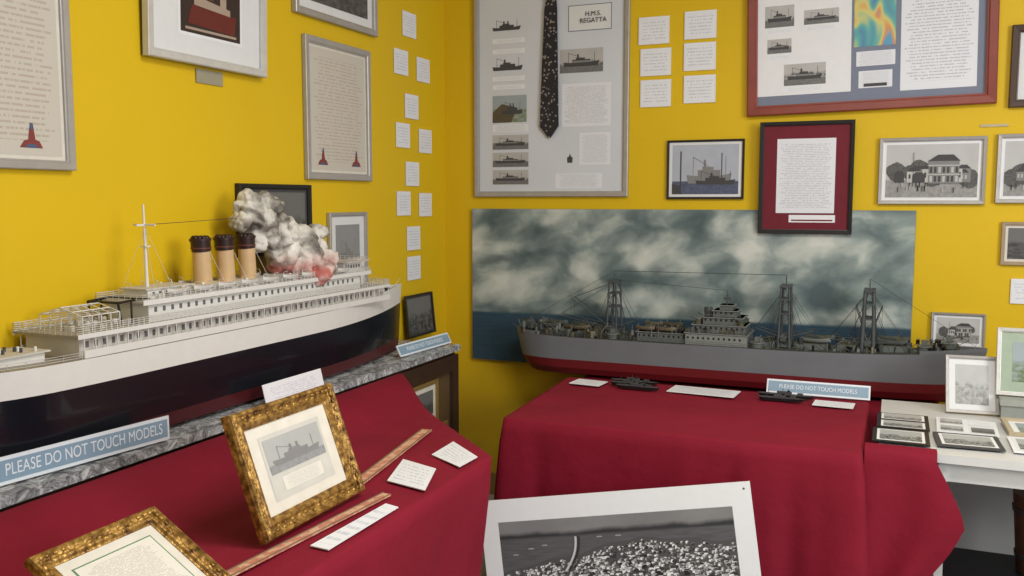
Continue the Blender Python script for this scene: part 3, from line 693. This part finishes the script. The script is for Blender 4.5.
so=bpy.data.objects.new('cotton_wool_smoke',me); bpy.context.collection.objects.link(so); so.parent=E; so.matrix_parent_inverse=E.matrix_world.inverted()

# ------------------------------------------------------------------ notices
SB=M('sign_blue',(.22,.33,.44),.5,var=.05); SW=M('sign_white',(.70,.76,.83),.5,var=.03)
def sign(m,w,h,txt='PLEASE DO NOT TOUCH MODELS',k=.62,wf=.9):
    e=empty('do_not_touch_sign',m); b=B(); b.bb(0,w,0,h,0,.004,SW); b.rect(.006,h*.13,w-.006,h*.87,.0045,SB); b.bb(w*.1,w*.9,0,.006,-.02,0,SW); b.obj('board',e)
    lettering(e,txt,w/2,h/2,.005,h*k,SW,w*wf)
sign(MW((.268,-2.74,.856),(.055,.47,0),(-.01,0,1)),.475,.065)
sign(MW((.262,-.92,.856),(.02,.42,0),(-.03,0,.06)),.42,.05,k=.5,wf=.7)
sign(MW((1.675,-.545,.755),(1,0,0),(0,.025,.05)),.375,.055,k=.42,wf=.75)
e=empty('caption_card',MW((.335,-1.87,.858),(0,1,0),(-.25,0,1))); b=B(); b.bb(0,.31,0,.07,0,.002,WHITE); b.rect(.01,.008,.30,.062,.0024,LAB[2]); b.obj('card',e)

# ------------------------------------------------------------------ things on the left table
def flatcard(name,pts,z,mat):
    b=B(); vs=[(x,y,z) for x,y in pts]+[(x,y,z+.0025) for x,y in pts]
    b.add(vs,[(3,2,1,0),(0,1,5,4),(1,2,6,5),(2,3,7,6),(3,0,4,7)],WHITE); b.quad(*[(x,y,z+.0025) for x,y in pts],mat)
    return b.obj(name)
flatcard('printed_card',[(.905,-2.103),(1.035,-2.135),(.974,-1.959),(.845,-1.914)],.762,LAB[0])
flatcard('printed_card',[(.898,-1.842),(1.025,-1.918),(1.03,-1.81),(.892,-1.69)],.762,LAB[1])
flatcard('printed_card',[(.985,-2.555),(1.034,-2.559),(1.036,-2.27),(.995,-2.26)],.762,LAB[3])
SLAT=NT('patterned_slat'); o=SLAT.tc(); SLATM=SLAT.done(SLAT.mix(SLAT.math('GREATER_THAN',SLAT.noise(o,40,3),.5),(.52,.20,.13),(.66,.38,.25)),.45)
def slat(a,c,w):
    a=Vector(a);c=Vector(c);d=(c-a).normalized();n=Vector((-d.y,d.x))*w/2
    b=B(); L=(c-a).length
    m=MW((a.x-n.x,a.y-n.y,.7625),(d.x,d.y,0),(-d.y,d.x,0)); b.bb(0,L,0,w,0,.004,SLATM)
    b.bb(0,L,0,w*.12,.004,.0055,TAN); b.bb(0,L,w*.88,w,.004,.0055,TAN); b.obj('wooden_slat',None,m)
slat((.925,-2.78),(.962,-2.20),.026); slat((.855,-2.20),(.752,-1.60),.034)
GREENL=M('green_line',(.10,.22,.13),.6)
def c_print(c,x0,y0,x1,y1,z):
    c.rect(x0,y0,x1,y1,z,CREAM); a=.035; W=x1-x0;H=y1-y0
    c.rect(x0+a,y0+a*.7,x1-a,y1-a*.7,z+.0008,M('print_paper',(.56,.55,.51),.6))
    c.rect(x0+a+.01,y0+H*.42,x1-a-.01,y1-a,z+.0014,M('liner_print',(.40,.41,.41),.5,var=.12,sc=14))
    c.rect(x0+a+.01,y0+H*.42,x1-a-.01,y0+H*.52,z+.0017,M('liner_print_sea',(.27,.28,.29),.5,var=.3,sc=80))
    ship_sil(c,x0+a+.025,y0+H*.50,W-2*a-.05,.042,z+.002,MGREY,2)
    c.rect(x0+a+.04,y0+H*.20,x1-a-.04,y0+H*.36,z+.0014,PAGE[0])
e=framed('gilt_framed_ship_print',MW((.888,-2.598,.765),(0,1,0),(-.10,.0,.275)),.385,.285,.044,.026,GOLD,c_print,True)
b=B(); b.box((.195,.10,-.04),(.05,.012,.08),WOODD); b.add([(.17,.02,-.001),(.22,.02,-.001),(.22,.2,-.001),(.17,.2,-.001),(.17,.03,-.095),(.22,.03,-.095)],[(0,1,2,3),(0,4,5,1),(3,2,5,4),(0,3,4),(1,5,2)],WOODD); b.obj('easel_strut',e)
def c_doc(c,x0,y0,x1,y1,z):
    c.rect(x0,y0,x1,y1,z,CREAM); c.rect(x0+.02,y0+.02,x1-.02,y1-.02,z+.0006,GREENL); c.rect(x0+.023,y0+.023,x1-.023,y1-.023,z+.0012,PAGE[1])
e=framed('gilt_framed_document',MW((1.0,-3.085,.770),(0,1,0),(-.21,0,.125)),.28,.24,.032,.020,GOLD,c_doc,True)
b=B(); b.bb(.05,.235,.15,.17,-.07,-.001,WOODD); b.obj('support_block',e)

# ------------------------------------------------------------------ mounted harbour photograph
t=NT('harbour_sea_and_sky'); uv=t.tc('UV'); x,y,_=t.sep(uv)
seac=t.mix(t.noise(t.mapv(uv,(4,20,1)),3,4),(.045,.045,.05),(.13,.13,.135))
skc=t.mix(t.noise(uv,4,4),(.13,.13,.135),(.26,.26,.26))
hill=t.math('MULTIPLY_ADD',t.noise(t.mapv(uv,(1,.1,1)),7,4),.08,.86)
sk=t.math('MULTIPLY_ADD',t.math('SUBTRACT',y,hill),30.0,.5,clamp=True)
land=t.math('MULTIPLY_ADD',t.math('SUBTRACT',y,.865),60.0,.5,clamp=True)
HARB=t.done(t.mix(sk,t.mix(land,seac,(.03,.03,.032)),skc),.35)
TL=Vector((.930,-1.585,.548)); TR=Vector((1.738,-1.398,.66)); ux=(TR-TL); W=ux.length; ux.normalize()
up=Vector((-.04,.12,1)); up=(up-ux*up.dot(ux)).normalized(); H=.535
e=empty('mounted_harbour_photograph',MW(TL-up*H,ux,up))
b=B(); b.bb(0,W,0,H,0,.006,MATB); px0,px1,py0,py1=.055,W-.06,.06,H-.07
b.rect(px0,py0,px1,py1,.0065,HARB)
for (xx,yy) in((.02,.02),(W-.02,.02),(W-.02,H-.02),(.02,H-.02)): b.cyl((xx,yy,.006),(xx,yy,.0075),.003,.003,DGREY,8)
b.obj('board',e)
GR=[M('ink_%d'%i,(g,g,g*1.01),.5,var=.05) for i,g in enumerate((.012,.03,.07,.16,.32,.52,.74))]
R=random.Random(21); b=B()
pw=px1-px0; phh=py1-py0
def edge(u): return .60+.20*min(1,u/.5)+.012*math.sin(u*13)+.010*math.sin(u*31+1)-.05*max(0,u-.8)/.2
for k in range(40):
    a,c=k/40,(k+1)/40
    b.add([(px0+pw*a,py0,.0068),(px0+pw*c,py0,.0068),(px0+pw*c,py0+phh*edge(c),.0068),(px0+pw*a,py0+phh*edge(a),.0068)],[(0,1,2,3)],GR[2])
items=sorted([(R.random(),R.random()) for _ in range(3600)],key=lambda q:-q[1])
for i,(u,vv) in enumerate(items):
    yt=edge(u)*(1-(1-vv)**1.0)*.975; dd=1-yt/edge(u)   # dd 0 at the skyline
    sc=.55+1.6*dd
    w=R.uniform(.009,.019)*sc; h=R.uniform(.006,.012)*sc; x=px0+(pw-w)*u; y=py0+(phh*yt)*.985
    zz=.0070+i*4e-7; g=R.choice([3,4,5,6,6,6]); q=R.random()
    if q<.30:
        r=h*.6; cx=min(x+r,px1-r); b.poly([(cx+r*1.3*math.cos(a*1.047),y+h*.4+r*math.sin(a*1.047)) for a in range(6)],zz,GR[R.choice([0,1,1,2])]); continue
    b.poly([(x,y),(x+w*.55,y-.001),(x+w*.55,y+h*.6),(x,y+h*.6)],zz,GR[g]); b.poly([(x+w*.55,y-.001),(x+w,y+.001),(x+w,y+h*.6),(x+w*.55,y+h*.6)],zz,GR[max(0,g-3)])
    b.poly([(x,y+h*.6),(x+w,y+h*.6),(x+w*.8,y+h),(x+w*.2,y+h)],zz,GR[max(1,g-R.choice([0,1,2]))])
zz=.0090
for off,col in((0,5),(.010,1)):
    prev=None
    for k in range(14):
        a=k/13; cx=px0+pw*(.27+.055*a)+off; cy=py0+phh*(.60+.26*a)
        cx+=.012*math.sin(a*3)
        if prev: b.poly([(prev[0],prev[1]),(prev[0]+.007,prev[1]-.002),(cx+.006,cy-.002),(cx,cy)],zz,GR[col])
        prev=(cx,cy)
for u_,v_ in((.05,.74),(.12,.78),(.18,.80),(.42,.84),(.5,.84)): b.poly([(px0+pw*u_,py0+phh*v_),(px0+pw*u_+.02,py0+phh*v_),(px0+pw*u_+.017,py0+phh*v_+.004),(px0+pw*u_+.004,py0+phh*v_+.004)],zz,GR[4])
b.obj('printed_town',e)

# ------------------------------------------------------------------ things on the right table
def flatrect(name,x0,x1,y0,y1,z,mat,rot=0): 
    c=Vector(((x0+x1)/2,(y0+y1)/2)); R_=Matrix.Rotation(rot,2)
    return flatcard(name,[tuple(c+R_@(Vector(p)-c)) for p in((x0,y0),(x1,y0),(x1,y1),(x0,y1))],z,mat)
flatrect('printed_card',.92,1.05,-.70,-.60,.757,LAB[0],-.1)
flatrect('printed_card',1.32,1.58,-.70,-.575,.757,WPAGE[1],-.06)
flatrect('printed_card',1.86,2.00,-.72,-.63,.757,LAB[1],-.05)
def smallship(x,y,L,rot):
    b=B(); hull(b,L,[(0,.01,L-.01,.8,BLACK,0),(.012,0,L,1,BLACK,0)],.014,lambda s:0,DGREY,n=14)
    b.bb(L*.35,L*.6,-.008,.008,.012,.022,DGREY); b.cyl((L*.45,0,.02),(L*.45,0,.036),.0015,.001,DGREY,5); b.cyl((L*.55,0,.02),(L*.55,0,.028),.005,.005,BLACK,8); b.box((L*.75,0,.016),(.02,.01,.008),DGREY)
    b.cyl((L*.2,0,.012),(L*.2,0,.026),.001,.001,DGREY,4)
    b.obj('miniature_warship',None,Matrix.Translation((x,y,.756))@Matrix.Rotation(rot,4,'Z'))
smallship(1.06,-.58,.20,-.05); smallship(1.11,-.68,.18,-.05); smallship(1.07,-.63,.16,-.05); smallship(1.65,-.61,.21,-.05); smallship(1.66,-.68,.17,.0)
WT=M('white_table_paint',(.62,.63,.63),.4,var=.05)
e=empty('white_table'); b=B(); b.bb(2.09,3.3,-1.20,-.47,.722,.748,WT); b.bb(2.12,3.27,-1.17,-1.15,.66,.722,WT)
for x in(2.27,3.25):
    for y in(-1.17,-.50): b.bb(x-.012,x+.012,y-.012,y+.012,0,.722,WT)
b.bb(2.30,3.24,-.51,-.495,.06,.722,M('pale_back_panel',(.42,.44,.44),.6,var=.12,sc=5))
b.obj('table_body',e)
PHM=photo_mat('album_photo',7.7,(.45,.47,.48),(.03,.03,.03),.5,1.2,12)
def album(x0,x1,y0,y1,cols,rws,mat=BLACK,rot=0,name='photo_album_page'):
    m=Matrix.Translation((x0,y0,.7545))@Matrix.Rotation(rot,4,'Z'); e=empty(name,m); b=B(); w=x1-x0;h=y1-y0; b.bb(0,w,0,h,0,.004,mat)
    for i in range(cols):
        for j in range(rws):
            b.rect(w*(i+.08)/cols,h*(j+.1)/rws,w*(i+.92)/cols,h*(j+.9)/rws,.0046,WHITE); b.rect(w*(i+.13)/cols,h*(j+.16)/rws,w*(i+.87)/cols,h*(j+.84)/rws,.0052,[PHM,PHDK,PH[4],LAB[2]][(i+2*j)%4])
    b.obj('sheet',e)
album(2.07,2.235,-1.15,-.97,1,1); album(2.08,2.24,-.955,-.74,1,2,BLACK); album(2.255,2.44,-1.13,-.96,1,1,DGREY,.05); album(2.26,2.44,-.94,-.74,2,2,WHITE,-.03); album(2.46,2.62,-1.12,-.93,1,1,WHITE)
framed('framed_photo_on_table',MW((2.47,-.90,.752),(1,.05,0),(0,1,.05)),.24,.18,.018,.012,M('pale_wood_frame',(.45,.38,.26),.5),c_matted(WHITE,.02,PHC))
framed('framed_landscape_photo',RWALL(2.265,.895,.004),.20,.142,.010,.016,SILVER,c_matted(WHITE,.010,SKYP,village(8)))
framed('framed_leaning_photo',MW((2.30,-.62,.752),(1,.08,0),(.0,.07,.2)),.17,.205,.012,.012,SILVER,c_matted(MATB,.02,photo_mat('pale_grey_photo',9.1,(.50,.52,.52),(.22,.23,.22),.5,.6)))
b=B(); b.bb(2.47,2.80,-.66,-.53,.749,.815,M('archive_box_grey',(.28,.30,.28),.7)); b.bb(2.465,2.805,-.665,-.525,.80,.822,M('archive_box_lid',(.34,.36,.33),.7)); b.obj('archive_box')
GREENM=M('sage_mount',(.34,.42,.33),.7)
framed('framed_landscape_print',MW((2.455,-.60,.824),(1,0,0),(0,.05,.22)),.34,.235,.014,.014,SILVW,c_matted(GREENM,.035,PHC))
e=empty('low_black_stool'); b=B(); b.bb(2.30,2.66,-1.0,-.72,.27,.30,BLACK)
for x in(2.33,2.63):
    for y in(-.97,-.75): b.cyl((x,y,0),(x,y,.27),.014,.018,BLACK,8)
b.bb(2.33,2.63,-.98,-.96,.12,.14,BLACK); b.obj('stool_body',e)
b=B(); BW=M('brown_wood',(.10,.055,.03),.5,var=.4); b.cyl((2.575,-.85,.3005),(2.575,-.85,.56),.060,.080,BW,18); b.cyl((2.575,-.85,.50),(2.575,-.85,.515),.079,.081,DGREY,18); b.cyl((2.575,-.85,.35),(2.575,-.85,.365),.067,.069,DGREY,18); b.obj('wooden_bucket')

# ------------------------------------------------------------------ camera and light
th=math.radians(113); p=math.radians(5.6)
F=Vector((math.cos(th)*math.cos(p),math.sin(th)*math.cos(p),-math.sin(p)))
cam=bpy.data.cameras.new('camera'); co=bpy.data.objects.new('camera',cam); bpy.context.collection.objects.link(co)
co.location=(2.11,-4.10,1.5); co.rotation_euler=(-F).to_track_quat('Z','Y').to_euler(); cam.lens=31.64; cam.clip_start=.05
SC.camera=co
def area(name,loc,tgt,size,e,col,sy=None):
    l=bpy.data.lights.new(name,'AREA'); l.energy=e; l.color=col; l.size=size
    if sy: l.shape='RECTANGLE'; l.size_y=sy
    o=bpy.data.objects.new(name,l); bpy.context.collection.objects.link(o); o.location=loc
    o.rotation_euler=(Vector(loc)-Vector(tgt)).to_track_quat('Z','Y').to_euler()
area('window_light',(4.9,-3.4,2.05),(.8,-.8,1.5),1.3,84,(1,.97,.93))
area('ceiling_light',(2.2,-2.3,2.84),(2.2,-2.3,0),1.3,48,(1,.96,.90),.5)
w=bpy.data.worlds.new('world'); SC.world=w; w.use_nodes=True; bg=w.node_tree.nodes['Background']; bg.inputs[0].default_value=(.88,.94,1,1); bg.inputs[1].default_value=.36
